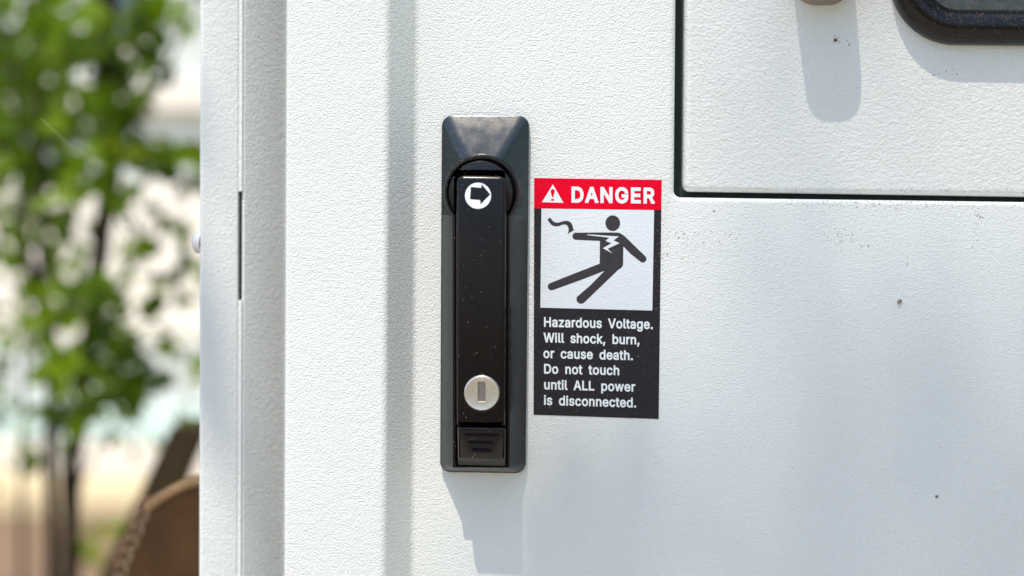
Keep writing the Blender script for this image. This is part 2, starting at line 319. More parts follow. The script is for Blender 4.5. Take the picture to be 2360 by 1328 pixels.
def shrub(name, label, group, blobs, stems, Y, dY, size, mats, seed, dens=2.3):
    root = empty(name, (at(200, 900, Y).x, Y, 0), label, 'shrub', group)
    rg = random.Random(seed)
    bms = [bmesh.new() for _ in mats]
    for k, b in enumerate(blobs):
        x, y, r = b[:3]; n = b[3] if len(b) > 3 else max(2, r * r / 420)
        c = at(x, y, Y); s = (Y + D) / F; mi = min(b[4], len(mats) - 1) if len(b) > 4 else (k % 2 if len(mats) > 1 else 0)
        foliage(bms[mi], [(c, r * s, dY, r * s, n)], size, rg, dens)
    for i, b in enumerate(bms):
        if len(b.faces): link('foliage', b, mats[i], root)
        else: b.free()
    for pts, Ys, w_ in stems:
        b = bmesh.new(); stem(b, pts, Ys, w_); link('stem', b, M_bark, root, smooth=50)
    return root

G1 = [(255,110,48,12,1),(250,210,40,9,1),(250,60,55),(300,130,60),(255,190,45),(340,40,50),(425,25,35),(290,260,40),(250,340,45),(330,325,50,5,2),(230,430,45),
      (390,400,45),(425,360,35),(325,480,35,3),(370,525,35,3),(385,560,22,2),(205,640,48),(250,690,55),(180,700,42),(340,655,28,2),
      (190,830,80),(265,870,75),(235,925,50),(120,945,28,2),(290,780,38,3),(330,768,32,2),(350,700,20,1),(400,610,20,1),(440,820,22,2),(420,955,30,2)]
shrub('shrub', 'leafy green shrub with one thick upright stem, nearest the cabinet edge', 'shrubs left of the cabinet', G1,
      [([(252,-420),(250,-60),(243,200),(262,350),(246,480),(216,680),(190,900),(168,1100),(158,1400),(170,2300),(172,2920)], [1.3]*11, (62, 26)),
       ([(262,350),(330,250),(400,120),(470,-60)], [1.3,1.32,1.35,1.4], (16, 7)),
       ([(216,680),(280,640),(330,560),(370,480)], [1.3,1.25,1.2,1.2], (12, 5)),
       ([(190,900),(140,820),(110,700),(60,560)], [1.3,1.3,1.32,1.35], (12, 5))],
      1.3, .18, .048, M_leaf, 3)
G2 = [(40,60,85),(115,90,70),(25,200,85),(100,240,65),(40,330,75),(145,330,60),(60,405,60),(150,400,45),(200,300,45),(0,120,60),
      (60,480,28,3),(150,505,28,3),(150,570,25,2),(60,560,20,2),(15,585,20,2),(60,720,38,3),(90,800,28,2),(20,860,22,1),(110,650,25,2),(10,1045,28,3),(50,1065,18,2)]
shrub('shrub', 'dense dark green shrub with thin twin stems at the left edge', 'shrubs left of the cabinet', G2,
      [([(90,200),(95,500),(110,780),(118,960),(112,1100),(126,1400),(130,2500)], [1.65]*7, (30, 44)),
       ([(30,100),(60,600),(178,1000),(172,1150),(165,1400),(150,2500)], [1.65]*6, (22, 42)),
       ([(95,500),(20,330),(-60,160)], [1.65]*3, (9, 5))],
      1.65, .25, .050, [M_leaf[0], M_leaf[1]], 11)
rs = random.Random(44)
G5 = [(rs.uniform(-20, 470), rs.uniform(430, 1010), 45, 2.2, rs.choice([0, 0, 1, 2])) for _ in range(30)]
shrub('shrub', 'loose airy shrub with scattered small leaves and fine twigs at mid height', 'shrubs left of the cabinet', G5,
      [([(140,1900),(150,1200),(135,950),(60,760),(10,600),(-30,420)], [1.9]*6, (22, 8)), ([(135,950),(200,800),(300,620),(380,520),(450,440)], [1.9]*5, (14, 5)), ([(60,760),(120,640),(160,520)], [1.9]*3, (10, 4)),
       ([(200,800),(330,790),(450,850)], [1.9]*3, (9, 4)), ([(150,1200),(240,1000),(300,930),(420,880)], [1.9]*4, (11, 4))], 1.9, .2, .040, M_leaf, 23)
GB = [(30,40,110),(130,30,100),(20,190,110),(110,180,90),(60,330,90),(160,290,70),(230,120,60),(250,300,50),(300,60,60),(0,430,70)]
GB = [(x, y, r_, r_ * r_ / 1100) for x, y, r_ in GB]
shrub('shrub', 'dark bushy shrub filling in behind the others at the top left', 'shrubs left of the cabinet', GB,
      [([(80,0),(70,300),(60,700),(50,1100),(60,2000)], [2.5]*5, (18, 24))], 2.5, .25, .07, [M_leaf[1]], 17)
G3 = [(-260,300,200),(-150,120,150),(-320,700,200),(-120,560,90),(-200,950,120),(120,-120,110),(300,-140,110),(-20,-150,130),(430,-120,80),(150,-330,180),(400,-350,160)]
shrub('shrub', 'taller leafy shrub reaching over the top left corner', 'shrubs left of the cabinet', G3,
      [([(-180,-500),(-200,200),(-170,800),(-150,2500)], [2.0]*4, (30, 40))], 2.0, .3, .055, [M_leaf[1], M_leaf[0]], 21)
G4 = [(180,1235,22,1.5),(240,1225,24,3,2),(120,1260,20,1),(215,1280,20,1.5,2)]
shrub('low_plant', 'low yellow green plant on the sandy ground beyond the cardboard', None, G4, [], 3.2, .2, .07, [M_leaf[0], M_leaf[2]], 31)['category'] = 'plant'

# tree over the cabinet: its crown throws the soft shade on the lower right of the door
def above(px, py, t): return P(px, py, 0) + Vector((-0.29, -1.0, 2.4)) * t
tree = empty('shade_tree', (1.7, -2.6, 0), 'leafy tree standing in front of the cabinet, its crown above the frame', 'tree')
bm = bmesh.new(); rg = random.Random(5)
def cover(x, y):   # how much of the sun the crown takes away over a point of the door
    u = (x - 1150) / 1000 * .6 + (y - 500) / 700 * .8
    k = max(0, min(.85, (u - .22) * .92)) * max(0, min(1, (x - 1170) / 160))
    if y < 560: k = max(k, .42 * min(1, max(0, (x - 1560) / 250)))
    k += .5 * math.exp(-((x - 1350) / 200) ** 2 - ((y - 1320) / 190) ** 2)
    return min(.9, k + .35 * math.exp(-((x - 1930) / 190) ** 2 - ((y - 1200) / 230) ** 2))
for _ in range(900):
    x, y = rg.uniform(1100, 3200), rg.uniform(-500, 2100); k = cover(x, y)
    if rg.random() < -math.log(1 - k) * .27:
        leaf(bm, above(x, y, rg.uniform(2.4, 3.1)), .042 * rg.uniform(.7, 1.2), Vector((rg.gauss(0, 1), rg.gauss(0, .7), rg.gauss(-.4, .6))), Vector((rg.gauss(0, .5), rg.gauss(-.5, .5), 1)))
for _ in range(17):
    leaf(bm, above(rg.gauss(1310, 62), rg.gauss(1280, 110), rg.uniform(1.1, 1.3)), .036, Vector((rg.gauss(0, 1), rg.gauss(0, .7), rg.gauss(-.4, .6))), Vector((0, -.5, 1)))
BOXSH = Vector((-.215, .17, .94)) + Vector((-.29, -1, 2.4)) * .95
foliage(bm, [(BOXSH + Vector((-.03, 0, 0)), .085, .1, .085, 80)], .05, rg, 1)
for x, y, t, r, n in [(5600,800,2.2,.4,160),(5600,2600,2.0,.45,180),(4200,3600,2.0,.4,160),(6800,1200,2.2,.5,160)]:
    foliage(bm, [(above(x, y, t), r, r, r, n)], .06, rg, 1)
link('crown', bm, M_leaf[0], tree)
bm = bmesh.new()
tube(bm, [(1.7,-2.6,0),(1.66,-2.58,1.2),(1.55,-2.5,2.6),(1.25,-2.6,4.0),(.8,-2.75,5.8),(.1,-2.9,7.6)], [.09,.075,.065,.05,.03,.012], 10)
link('trunk', bm, M_bark, tree, smooth=50)
for a, b in (((1.17,-2.63,4.4), above(2400,1300,2.6)), ((.8,-2.75,5.8), above(2000,1500,2.8)), ((1.4,-2.5,3.4), above(5400,900,2.0)), ((1.25,-2.6,4.0), above(4200,3400,2.0))):
    bm = bmesh.new(); a = Vector(a); m_ = a.lerp(b, .5) + Vector((0, 0, .06)); tube(bm, [a, m_, b], [.02, .011, .004], 7); link('limb', bm, M_bark, tree, smooth=50)

# clipped hedge added out of view on the right to tint the cabinet green
offscreen_hedge = empty('offscreen_hedge', (1.9, -2.0, 0), 'leafy green hedge added unseen on the right to tint the cabinet green', 'offscreen_hedge')
bm = bmesh.new()
foliage(bm, [(Vector((1.6 + .1 * k, -.5 - .45 * k, .95)), .35, .3, .95, 330) for k in range(6)], .085, rg, 1)
foliage(bm, [(Vector((1.6 + .1 * k, -.5 - .45 * k, 1.9)), .35, .3, .5, 160) for k in range(6)], .085, rg, 1)
foliage(bm, [(Vector((1.65 + .1 * k, -.5 - .45 * k, 2.8)), .4, .3, .6, 170) for k in range(6)], .1, rg, 1)
link('foliage', bm, M_leaf[0], offscreen_hedge)
# tall hedge added behind the camera to darken reflections in the black plastic
back = empty('offscreen_hedge', (0, -4.6, 0), 'long tall hedge across the path, added out of view to darken reflections', 'offscreen_hedge')
bm = bmesh.new()
foliage(bm, [(Vector((-3.6 + .9 * k, -4.7, 1.3)), .6, .35, 1.35, 330) for k in range(9)], .15, rg, 1)
link('foliage', bm, M_leaf[1], back)
# cardboard box behind the cabinet
cbx = empty('cardboard_box', (at(420, 1300, .15).x, .2, 0), 'open brown cardboard box with a fluted cut edge, behind the cabinet at the bottom', 'box')
def slab(bm, pts, Y, th, tilt=(0, 0)):
    """pts in photo px on plane Y; thickness th metres toward +y; tilt shifts the back face (dx, dz)"""
    f = [bm.verts.new(at(x, y, Y)) for x, y in pts]
    b = [bm.verts.new(v.co + Vector((tilt[0], th, tilt[1]))) for v in f]
    bm.faces.new(f); bm.faces.new(b[::-1]); n = len(f)
    for i in range(n): bm.faces.new((f[i], f[(i + 1) % n], b[(i + 1) % n], b[i]))
YC = .16
edge0, edge1 = at(352, 1176, YC), at(266, 1396, YC)          # cut edge running down left
top1 = at(470, 1112, YC)
dn = (edge1 - edge0)
far_dn = dn * 3.6
bm = bmesh.new()   # front liner
tv = Vector((-.0072, .0020, .0012))                            # thickness direction of the 7 mm board
def board(bm, off, th):
    o = tv * off
    # curved torn top line: edge0 -> top1 -> beyond
    tops = [edge0, edge0.lerp(top1, .25) + Vector((0, 0, .0016)), edge0.lerp(top1, .5) + Vector((0, 0, .0020)), edge0.lerp(top1, .75) + Vector((0, 0, .0016)), top1, top1 + Vector((.08, 0, .02))]
    bots = [edge0 + far_dn, edge0 + far_dn + Vector((.01, 0, 0)), edge0 + far_dn + Vector((.02, 0, 0)), edge0 + far_dn + Vector((.03, 0, 0)), edge0 + far_dn + Vector((.04, 0, 0)), edge0 + far_dn + Vector((.16, 0, 0))]
    a = [bm.verts.new(p + o) for p in tops]; b = [bm.verts.new(p + o) for p in bots]
    c = [bm.verts.new(p + o + tv * th) for p in tops]; d = [bm.verts.new(p + o + tv * th) for p in bots]
    for i in range(5):
        bm.faces.new((a[i], a[i + 1], b[i + 1], b[i])); bm.faces.new((c[i], d[i], d[i + 1], c[i + 1])); bm.faces.new((a[i], c[i], c[i + 1], a[i + 1]))
    bm.faces.new((a[0], b[0], d[0], c[0]))
board(bm, 0, .07); board(bm, .93, .07); board(bm, .47, .05)
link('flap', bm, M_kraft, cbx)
bm = bmesh.new()   # the fluting between the liners, its cut ends standing proud of the liners
L = far_dn.length; dd = far_dn.normalized(); inn = Vector((1, .0, .35)).normalized()
for lay, ph in ((.27, 0), (.72, 1.3)):
    prev = None; N = int(L / .0006)
    for i in range(N):
        s_ = i * .0006; ph2 = 2 * math.pi * s_ / .0082 + ph
        o = tv * (lay + .20 * math.sin(ph2)); jit = Vector((noise.noise((s_ * 300, lay, 0)) * .0011, 0, 0))
        p = edge0 + dd * s_ + o + jit - inn * .0012; q = p + inn * .03
        th = tv * .05
        cur = [bm.verts.new(v) for v in (p - th, p + th, q + th, q - th)]
        if prev:
            for k in range(4): bm.faces.new((prev[k], prev[(k + 1) % 4], cur[(k + 1) % 4], cur[k]))
        prev = cur
    # crumpled crests: little rounded beads where flute paper is squashed outward
for lay, ph, r_ in ((.86, 0, .0018), (.28, .0042, .0016)):
    s_ = .003 + ph
    while s_ < L:
        c = edge0 + dd * s_ + tv * (lay + rnd.uniform(-.06, .06)) - inn * .0008 - Vector((0, .0006, 0))
        q = bmesh.ops.create_icosphere(bm, subdivisions=2, radius=r_ * rnd.uniform(.8, 1.15), matrix=Matrix.Translation(c))
        for v in q['verts']: v.co += noise.noise_vector(v.co * 900) * .0005
        s_ += .0084 * rnd.uniform(.9, 1.1)
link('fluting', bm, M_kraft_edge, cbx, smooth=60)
bm = bmesh.new()   # rolled top edge, the sunlight on it put into a lighter colour
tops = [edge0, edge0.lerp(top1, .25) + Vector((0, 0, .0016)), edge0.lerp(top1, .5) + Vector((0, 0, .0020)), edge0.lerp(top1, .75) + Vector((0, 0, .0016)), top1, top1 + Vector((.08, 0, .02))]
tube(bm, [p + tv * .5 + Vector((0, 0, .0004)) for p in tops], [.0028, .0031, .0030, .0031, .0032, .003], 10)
link('top_edge', bm, mat('cardboard_sunlit_top', (.48, .29, .14), .85, .2, noise_scale=400, var=.3), cbx, smooth=60)
bm = bmesh.new(); slab(bm, [(322, 1150), (470, 1128), (560, 1700), (180, 1700), (262, 1300)], .22, .004); link('side_flap', bm, mat('kraft_reddish', (.24, .12, .07), .85, .2, noise_scale=60, var=.2), cbx)
bm = bmesh.new()
ZB = .001
box(bm, -.44, -.18, .24, .5, ZB, .80); link('body', bm, M_kraft, cbx)
# leaning stake
bm = bmesh.new(); slab(bm, [(392, 985), (470, 985), (330, 1328), (60, 1990), (0, 1990), (232, 1328)], 1.15, .04)
tag(link('wooden_stake', bm, M_wood, origin=tuple(at(250, 1300, .75))), 'dark brown wooden stake leaning behind the cardboard box', 'stake')

# ------------------------------------------------------------------ the cabinet
cab = empty('electrical_cabinet', (0, 0, 0), 'white textured metal electrical cabinet with black swing handle and inset hatch', 'electrical cabinet')
X = lambda px, h: P(px, 664, h).x
ZT, ZL = 1.95, .12
XR = 1.0
HS, HF = 20.0, -42.0
def fillet_open(pts, rs, n=6):
    q = [Vector(p) for p in pts]; out = [tuple(q[0])]
    for i in range(1, len(q) - 1):
        a, b, c = q[i - 1], q[i], q[i + 1]; u = (a - b).normalized(); v = (c - b).normalized()
        ang = u.angle(v); t = rs[i] / math.tan(ang / 2); cen = b + (u + v).normalized() * (rs[i] / math.sin(ang / 2))
        p0 = b + u * t - cen; p1 = b + v * t - cen; a0 = math.atan2(p0.y, p0.x); da = (math.atan2(p1.y, p1.x) - a0 + math.pi) % (2 * math.pi) - math.pi
        for j in range(n + 1): out.append((cen.x + rs[i] * math.cos(a0 + da * j / n), cen.y + rs[i] * math.sin(a0 + da * j / n)))
    out.append(tuple(q[-1])); return out
def extrude_profile(bm, prof, z0, z1):
    """prof: (x m, h mm/1000) pairs"""
    a = [bm.verts.new((x, -h, z0)) for x, h in prof]; b = [bm.verts.new((x, -h, z1)) for x, h in prof]
    for i in range(len(prof) - 1): bm.faces.new((a[i], a[i + 1], b[i + 1], b[i]))
    return a, b
# door leaf: recessed strip, steep fold, main face with the hatch opening
xl = X(656, HS); xe = X(954, 0)
prof = fillet_open([(xl, -.030), (xl, HS / 1000), (X(890, HS), HS / 1000), (xe, 0), (xe + .02, 0)], [0, .0020, .0035, .0030, 0], 8)
bm = bmesh.new(); pa, pb = extrude_profile(bm, prof, ZL, ZT)
hole_px = [(1557.5 + .0088 * 2600, -2600), (3700, -2600), (3700, 457 + .0125 * 2140), (1553, 455)]
hole = roundpoly([XZ(x, y, 0) for x, y in hole_px], .0030, 8)
lip = []
seg = 5; rb = .0021
first_ring = None; prev = None
for i in range(seg + 1):
    a = math.pi / 2 * i / seg
    Lp = offs(hole, -rb + rb * math.sin(a)); hh = -rb * 1000 * (1 - math.cos(a))
    lip.append((Lp, hh))
lip.append((hole, -16.0))
fr, _ = rings(bm, lip, cap1=False)
outer = [pa[-1], bm.verts.new((XR, 0, ZL)), bm.verts.new((XR, 0, ZT)), pb[-1]]
holed(bm, outer, [fr])
# turned back edges of the leaf
for p, q in ((outer[1], outer[2]),):
    r1 = bm.verts.new(p.co + Vector((0, .030, 0))); r2 = bm.verts.new(q.co + Vector((0, .030, 0))); bm.faces.new((p, r1, r2, q))
door = link('door', bm, M_paint, cab, smooth=35)
# corner post and the channel that the door closes into
xP = X(457.5, -35)
pr = fillet_open([(xP, -.46), (xP, -.035), (X(548.0, -42), -.042), (X(548.0, -42) + .0002, -.060)], [0, .0016, .0010, 0], 5)
bm = bmesh.new(); extrude_profile(bm, pr, ZL - .03, ZT + .02); link('corner_post', bm, M_paint_smooth, cab, smooth=40)
pr = fillet_open([(X(553.6, -42) - .0002, -.060), (X(553.6, -42), -.042), (X(659, -66), -.066), (X(700, -66), -.066)], [0, .0009, .004, 0], 5)
bm = bmesh.new(); extrude_profile(bm, pr, ZL - .03, ZT + .02); link('door_channel', bm, M_paint_smooth, cab, smooth=40)
zs1 = P(550, 441, HF).z; zs0 = P(550, 692, HF).z
for z0, z1 in ((ZL - .03, zs0), (zs1, ZT + .02)):
    bm = bmesh.new(); box(bm, X(546, HF), X(556, HF), -HF / 1000 + .0006, -HF / 1000 + .008, z0, z1); link('seam_filler', bm, M_paint_smooth, cab)
bm = bmesh.new(); box(bm, X(540, HF), X(560, HF), -HF / 1000 + .0022, -HF / 1000 + .005, zs0 - .002, zs1 + .002); link('slot_gasket', bm, M_gasket, cab)
bm = bmesh.new(); box(bm, xP + .0015, XR - .001, .075, .465, .10, ZT + .015); link('body', bm, M_paint_smooth, cab)
bm = bmesh.new(); box(bm, xP - .012, XR + .012, .035, .485, ZT + .021, ZT + .05); bmesh.ops.bevel(bm, geom=list(bm.edges), offset=.004, segments=2, affect='EDGES'); link('roof', bm, M_paint_smooth, cab)
bm = bmesh.new(); box(bm, xP + .01, XR - .01, .06, .46, .0, .09); link('base', bm, M_gasket, cab)
# pan head bolt on the side wall
bm = bmesh.new(); cc = P(456.5, 559, -41); prev = None
for k in range(8):
    a = math.pi / 2 * k / 7; rr = .0052 * (math.cos(a) if k < 7 else .02); dx = .0020 + .0024 * math.sin(a)
    cur = [bm.verts.new((xP - (dx if k else 0), cc.y + rr * math.cos(t * math.pi / 12), cc.z + rr * math.sin(t * math.pi / 12))) for t in range(24)]
    if prev:
        for j in range(24): bm.faces.new((prev[j], prev[(j + 1) % 24], cur[(j + 1) % 24], cur[j]))
    prev = cur
bm.faces.new(prev); link('bolt', bm, M_bolt, cab, smooth=50)

# hatch
HH = -3.5
bm = bmesh.new(); box(bm, X(1500, 0), XR - .05, .0135, .02, P(1600, 520, 0).z, ZT - .05); link('hatch_gasket', bm, M_gasket, cab)
hp = [(1577 + .0088 * 2600, -2590), (3680, -2590), (3680, 441.5 + .0155 * 2107), (1573, 441.5)]
HL = roundpoly([XZ(x, y, HH - 1.5) for x, y in hp], .0034, 8)
bm = bmesh.new()
rr_ = [(HL, -14.0)]
for i in range(9):
    a = math.pi / 2 * i / 8; rr_.append((offs(HL, .0028 * (1 - math.cos(a))), HH - 3.0 + 3.0 * math.sin(a)))
rings(bm, rr_)
hatch = link('hatch', bm, M_paint_smooth, cab, smooth=40)
# cup pull on the hatch
op = roundpoly([XZ(x, y, HH) for x, y in [(2047, -620), (2790, -612), (2784, 111), (2051, 103)]], .0285, 20)
bm = bmesh.new(); WR = .0150; HR = 9.0; rl = []
for i in range(19):
    a = math.pi * i / 18; off_ = WR / 2 * (1 - math.cos(a)); rl.append((offs(op, off_), HH + .05 + HR * max(0, math.sin(a)) ** .75))
rings(bm, rl, cap1=False)
pull = link('pull_ring', bm, M_rubber, hatch, smooth=60)
bm = bmesh.new(); rings(bm, [(offs(op, WR * .97), HH + 1.8), (offs(op, WR * 1.25), HH + 1.0), (offs(op, WR * 1.4), HH + .6)]); link('pull_dish', bm, M_dish, hatch, smooth=30)
# lock knob on the hatch
kb = roundpoly([XZ(x, y, HH) for x, y in [(1823, -150), (1966, -149), (1966, 13), (1823, 12)]], .0108, 14)
bm = bmesh.new(); kr = [(kb, HH), (kb, HH + 1.2), (offs(kb, .0004), HH + 1.8), (offs(kb, .0014), HH + 20)]
for i in range(1, 6):
    a = math.pi / 2 * i / 5; kr.append((offs(kb, .0014 + .0022 * (1 - math.cos(a))), HH + 20 + 2.2 * math.sin(a)))
rings(bm, kr); link('knob', bm, mat('taupe_knob', (.30, .26, .24), .5, .4, noise_scale=220, var=.35), hatch, smooth=40)

# ------------------------------------------------------------------ swing handle
def finish(o, label=None):
    if label: o['label'] = label
    return o
base_px = [(1020, 267.5), (1220.5, 268), (1217.5, 500), (1212, 1089), (1016, 1085.5), (1018.5, 500)]
HBE, HPL, HCO, HLV = 3.2, 11.4, 14.4, 24.0
B0 = roundpoly([XZ(x, y, 0) for x, y in base_px], [.0046, .0046, .002, .0046, .0046, .002], 10)
pl_px = [(1078, 374), (1145, 375), (1176.5, 505), (1175.5, 1079), (1042, 1077.5), (1042, 505)]
Pl = roundpoly([XZ(x, y, HPL) for x, y in pl_px], [.004, .004, .012, .0012, .0012, .012], 10)
bm = bmesh.new()
rings(bm, [(B0, 0), (B0, HBE - .5), (offs(B0, .00015), HBE - .2), (offs(B0, .0005), HBE), (Pl, HPL - .15), (offs(Pl, .0004), HPL - 2.5)])
bezel = link('handle_plate', bm, M_bezel, cab, smooth=24)
def keyhole(cx, cy, r, xl_, xr_, yb, h, n=40, rc=.0006):
    pts = []
    aL = math.pi - math.acos(max(-1, min(1, (cx - xl_) / r))); aL = math.acos((xl_ - cx) / r); aR = math.acos((xr_ - cx) / r)
    # px coords: y down; upper arc from the left neck over the top to the right neck
    a_start = -(2 * math.pi - aL); 
    th0 = aL; th1 = -(2 * math.pi) + aR
    k = []
    for i in range(n + 1):
        a = th0 + (th1 + 0.0 - th0) * 0 # placeholder
    ang0 = aL; ang1 = 2 * math.pi + aR
    for i in range(n + 1):
        a = ang0 + (ang1 - ang0) * i / n
        k.append((cx + r * math.cos(a), cy + r * math.sin(a)))
    k += [(xr_ - .5, yb), (xl_ + .5, yb)]
    return [XZ(x, y, h) for x, y in k]
KO = keyhole(1110.5, 443, 88, 1041, 1177, 1078.5, HCO)
KI = keyhole(1109.5, 444.5, 78.5, 1050.5, 1167.5, 1075, HCO)
bm = bmesh.new()
n = len(KO)
def mix(A, B, t): return [(a[0] + (b[0] - a[0]) * t, a[1] + (b[1] - a[1]) * t) for a, b in zip(A, B)]
rings(bm, [(KO, .5), (KO, HCO - .9), (mix(KO, KI, .08), HCO - .35), (mix(KO, KI, .25), HCO), (mix(KO, KI, .72), HCO), (mix(KO, KI, .95), HCO - .4), (KI, HCO - 1.0), (KI, HPL - 2.2)], cap1=False)
link('collar', bm, M_collar, bezel, smooth=28)
bm = bmesh.new(); rings(bm, [(offs(KI, -.0003), HPL - 2.0)]); link('recess_floor', bm, M_deep, bezel)
# round rotor behind the lever's head, with the pocket the lever sits in
cen = Vector(XZ(1108, 445.5, HCO)); rr = 74.8 * D / F * (1 - HCO / 620)
poly = []
aR = math.acos(.0111 / rr)
circ = []
hw = Vector(XZ(1162, 396, HCO)) - cen; hwl = Vector(XZ(1050, 396, HCO)) - cen
zc = XZ(1108, 395, HCO)[1] - cen.y
aRt = math.atan2(-math.sqrt(rr * rr - hw.x ** 2), hw.x); aLt = math.pi + math.atan2(math.sqrt(rr * rr - hwl.x ** 2), -hwl.x)
for i in range(41):
    a = aRt + (aLt - aRt) * i / 40; circ.append((cen.x + rr * math.cos(a), cen.y + rr * math.sin(a)))
circ += [(cen.x + hwl.x, cen.y + zc - .001), (cen.x + hwl.x + .001, cen.y + zc), (cen.x + hw.x - .001, cen.y + zc), (cen.x + hw.x, cen.y + zc - .001)]
bm = bmesh.new(); rings(bm, [(circ, HPL - 2), (circ, HCO + .2), (offs(circ, .00012), HCO + .5), (offs(circ, .0003), HCO + .68), (offs(circ, .0006), HCO + .75)])
link('rotor', bm, M_collar, bezel, smooth=28)
# lever
lv_px = [(1051.5, 404), (1166, 406), (1163.5, 981), (1053, 980)]
LV = roundpoly([XZ(x, y, HLV - 1) for x, y in lv_px], [.0030, .0030, .0002, .0002], 8)
bm = bmesh.new(); rings(bm, bevel_rings(LV, HPL - 1.5, HLV, 1.5, 6))
zcr = P(1108, 531, HLV).z
bmesh.ops.bisect_plane(bm, geom=list(bm.verts) + list(bm.edges) + list(bm.faces), plane_co=(0, 0, zcr), plane_no=(0, 0, 1))
for v in bm.verts:
    if v.co.z > zcr and -v.co.y > .0205: v.co.y += (v.co.z - zcr) * .11
lever = link('lever', bm, M_black, bezel, smooth=24)
def lever_h(z): return HLV - max(0, z - zcr) * 110
# white arrow disc printed on the lever
def flat(name, px_outer, holes, h, m, parent, hf=None):
    bm = bmesh.new()
    def lp(pts):
        vs2 = []
        for x, y in pts:
            p = P(x, y, h)
            hh = (hf(p.z) + (h - HLV)) if hf else h
            p = P(x, y, hh); vs2.append(bm.verts.new(p))
        return vs2
    o = lp(px_outer); hs = [lp(q) for q in holes]
    if hs: holed(bm, o, hs)
    else: bm.faces.new(o)
    return link(name, bm, m, parent)
arrow = [(1000 + x / 6.04, 340 + y / 6.04) for x, y in [(514, 549), (660, 563), (662, 508), (786, 655), (646, 794), (646, 735), (502, 722)]]
flat('arrow_mark', circle(1101.7, 451.3, 30.1, 48), [arrow], HLV + .05, M_white, lever, lever_h)
# key cylinder
kc = [XZ(x, y, HLV + 1.2) for x, y in circle(1110, 906, 41, 56, -math.pi / 4)]
bm = bmesh.new()
slot_px = [(1118.3, 880.5), (1118.3, 925.5), (1101.5, 925.5), (1101.5, 880.5)]
slot = []
crn = [XZ(x, y, HLV + 1.2) for x, y in slot_px]
for i in range(4):
    a, b = crn[i], crn[(i + 1) % 4]
    for k in range(14): slot.append((a[0] + (b[0] - a[0]) * k / 14, a[1] + (b[1] - a[1]) * k / 14))
rings(bm, [(kc, HLV - 1), (kc, HLV + .6), (offs(kc, .0002), HLV + .95), (offs(kc, .0006), HLV + 1.15), (offs(kc, .0009), HLV + 1.05), (offs(slot, -.00015), HLV + 1.05), (slot, HLV + .85), (slot, HLV - 1.4)], cap1=False)
lock = link('lock_cylinder', bm, M_steel, bezel, smooth=24)
bm = bmesh.new(); rings(bm, [(slot, HLV + .25)]); link('key_slot', bm, M_slot, lock)
bm = bmesh.new(); dm = [XZ(x, y, HLV + 1.05) for x, y in circle(1110.3, 873.5, 4.2, 14)]
rings(bm, [(dm, HLV + 1.07), (offs(dm, .0003), HLV + 1.2), (offs(dm, .0006), HLV + 1.22)]); link('dimple', bm, M_steel, lock, smooth=40)
# black seat round the cylinder
bm = bmesh.new(); r0 = [XZ(x, y, HLV) for x, y in circle(1110.5, 907.5, 46.5, 56)]
rings(bm, [(r0, HLV - .2), (offs(r0, .0002), HLV + .15), (offs(r0, .0006), HLV + .22), (offs(r0, .0010), HLV + .05), (offs(r0, .0011), HLV - .3)], cap1=False); link('cylinder_seat', bm, M_black, lever, smooth=50)
# push button below the lever
bt_px = [(1054.5, 984.5), (1165, 986.5), (1164, 1060), (1056, 1058)]
HBT = 23.0
BT = roundpoly([XZ(x, y, HBT) for x, y in bt_px], [.0006, .0006, .0003, .0003], 5)
lo_px = [(1054.5, 983), (1165.2, 985), (1163.5, 1074), (1056, 1071.5)]
BL = roundpoly([XZ(x, y, HBT - 3.2) for x, y in lo_px], [.0006, .0006, .0003, .0003], 5)
bm = bmesh.new()
L1 = offs(BT, .0003); L2 = offs(BT, .0009)
_, top = rings(bm, [(BL, HPL - 1.5), (BL, HBT - 3.2), (BT, HBT - .9), (L1, HBT - .3), (L2, HBT)], cap1=False)
gl = []
for (x0, x1, y0, y1) in ((1071, 1149, 998.5, 1006.5), (1079, 1139, 1016, 1024), (1087, 1132, 1033, 1041)):
    g = roundpoly([XZ(x, y, HBT) for x, y in [(x0, y0), (x1, y0 + .8), (x1, y1 + .8), (x0, y1)]], .0007, 5)
    a, _ = rings(bm, [(g, HBT), (offs(g, .00012), HBT - .2), (offs(g, .0004), HBT - .65), (offs(g, .00065), HBT - .8)])
    gl.append(a)
holed(bm, top, gl)
link('push_button', bm, mat('glossy_black_plastic', (.010, .009, .010), .2, .5, noise_scale=260, var=.25, rough_var=.05), bezel, smooth=28)

# ------------------------------------------------------------------ danger sticker
stk = empty('danger_sticker', tuple(P(1376, 685, 0)), 'red, white and black DANGER sticker with a shocked figure, right of the handle', 'sticker')
def sh(pts, m, name, h, holes=(), th=0):
    bm = bmesh.new()
    o = [bm.verts.new(P(x, y, h)) for x, y in pts]
    if th:
        bk = [bm.verts.new(v.co + Vector((0, th, 0))) for v in o]
        for i in range(len(o)): bm.faces.new((o[i], o[(i + 1) % len(o)], bk[(i + 1) % len(o)], bk[i]))
    if holes: holed(bm, o, [[bm.verts.new(P(x, y, h)) for x, y in q] for q in holes])
    else: bm.faces.new(o)
    return link(name, bm, m, stk)
sh([(1231, 479), (1524, 483), (1518, 966), (1229.7, 956)], M_s_black, 'backing', .16, th=.00015)
sh([(1231, 410.5), (1525, 415), (1524, 484), (1231, 480.5)], M_s_red, 'header_band', .20, th=.00019)
sh([(1247.8, 481), (1507.5, 484.4), (1503.5, 716), (1245.4, 709.3)], M_s_white, 'picture_field', .23)
z8 = lambda L: [(1220 + x / 4.428, 400 + y / 4.427) for x, y in L]
ex = z8([(217, 180), (222, 168), (232, 161), (243, 160), (254, 165), (259, 177), (257, 195), (248, 225), (242, 246), (233, 246), (228, 225), (219, 197)])
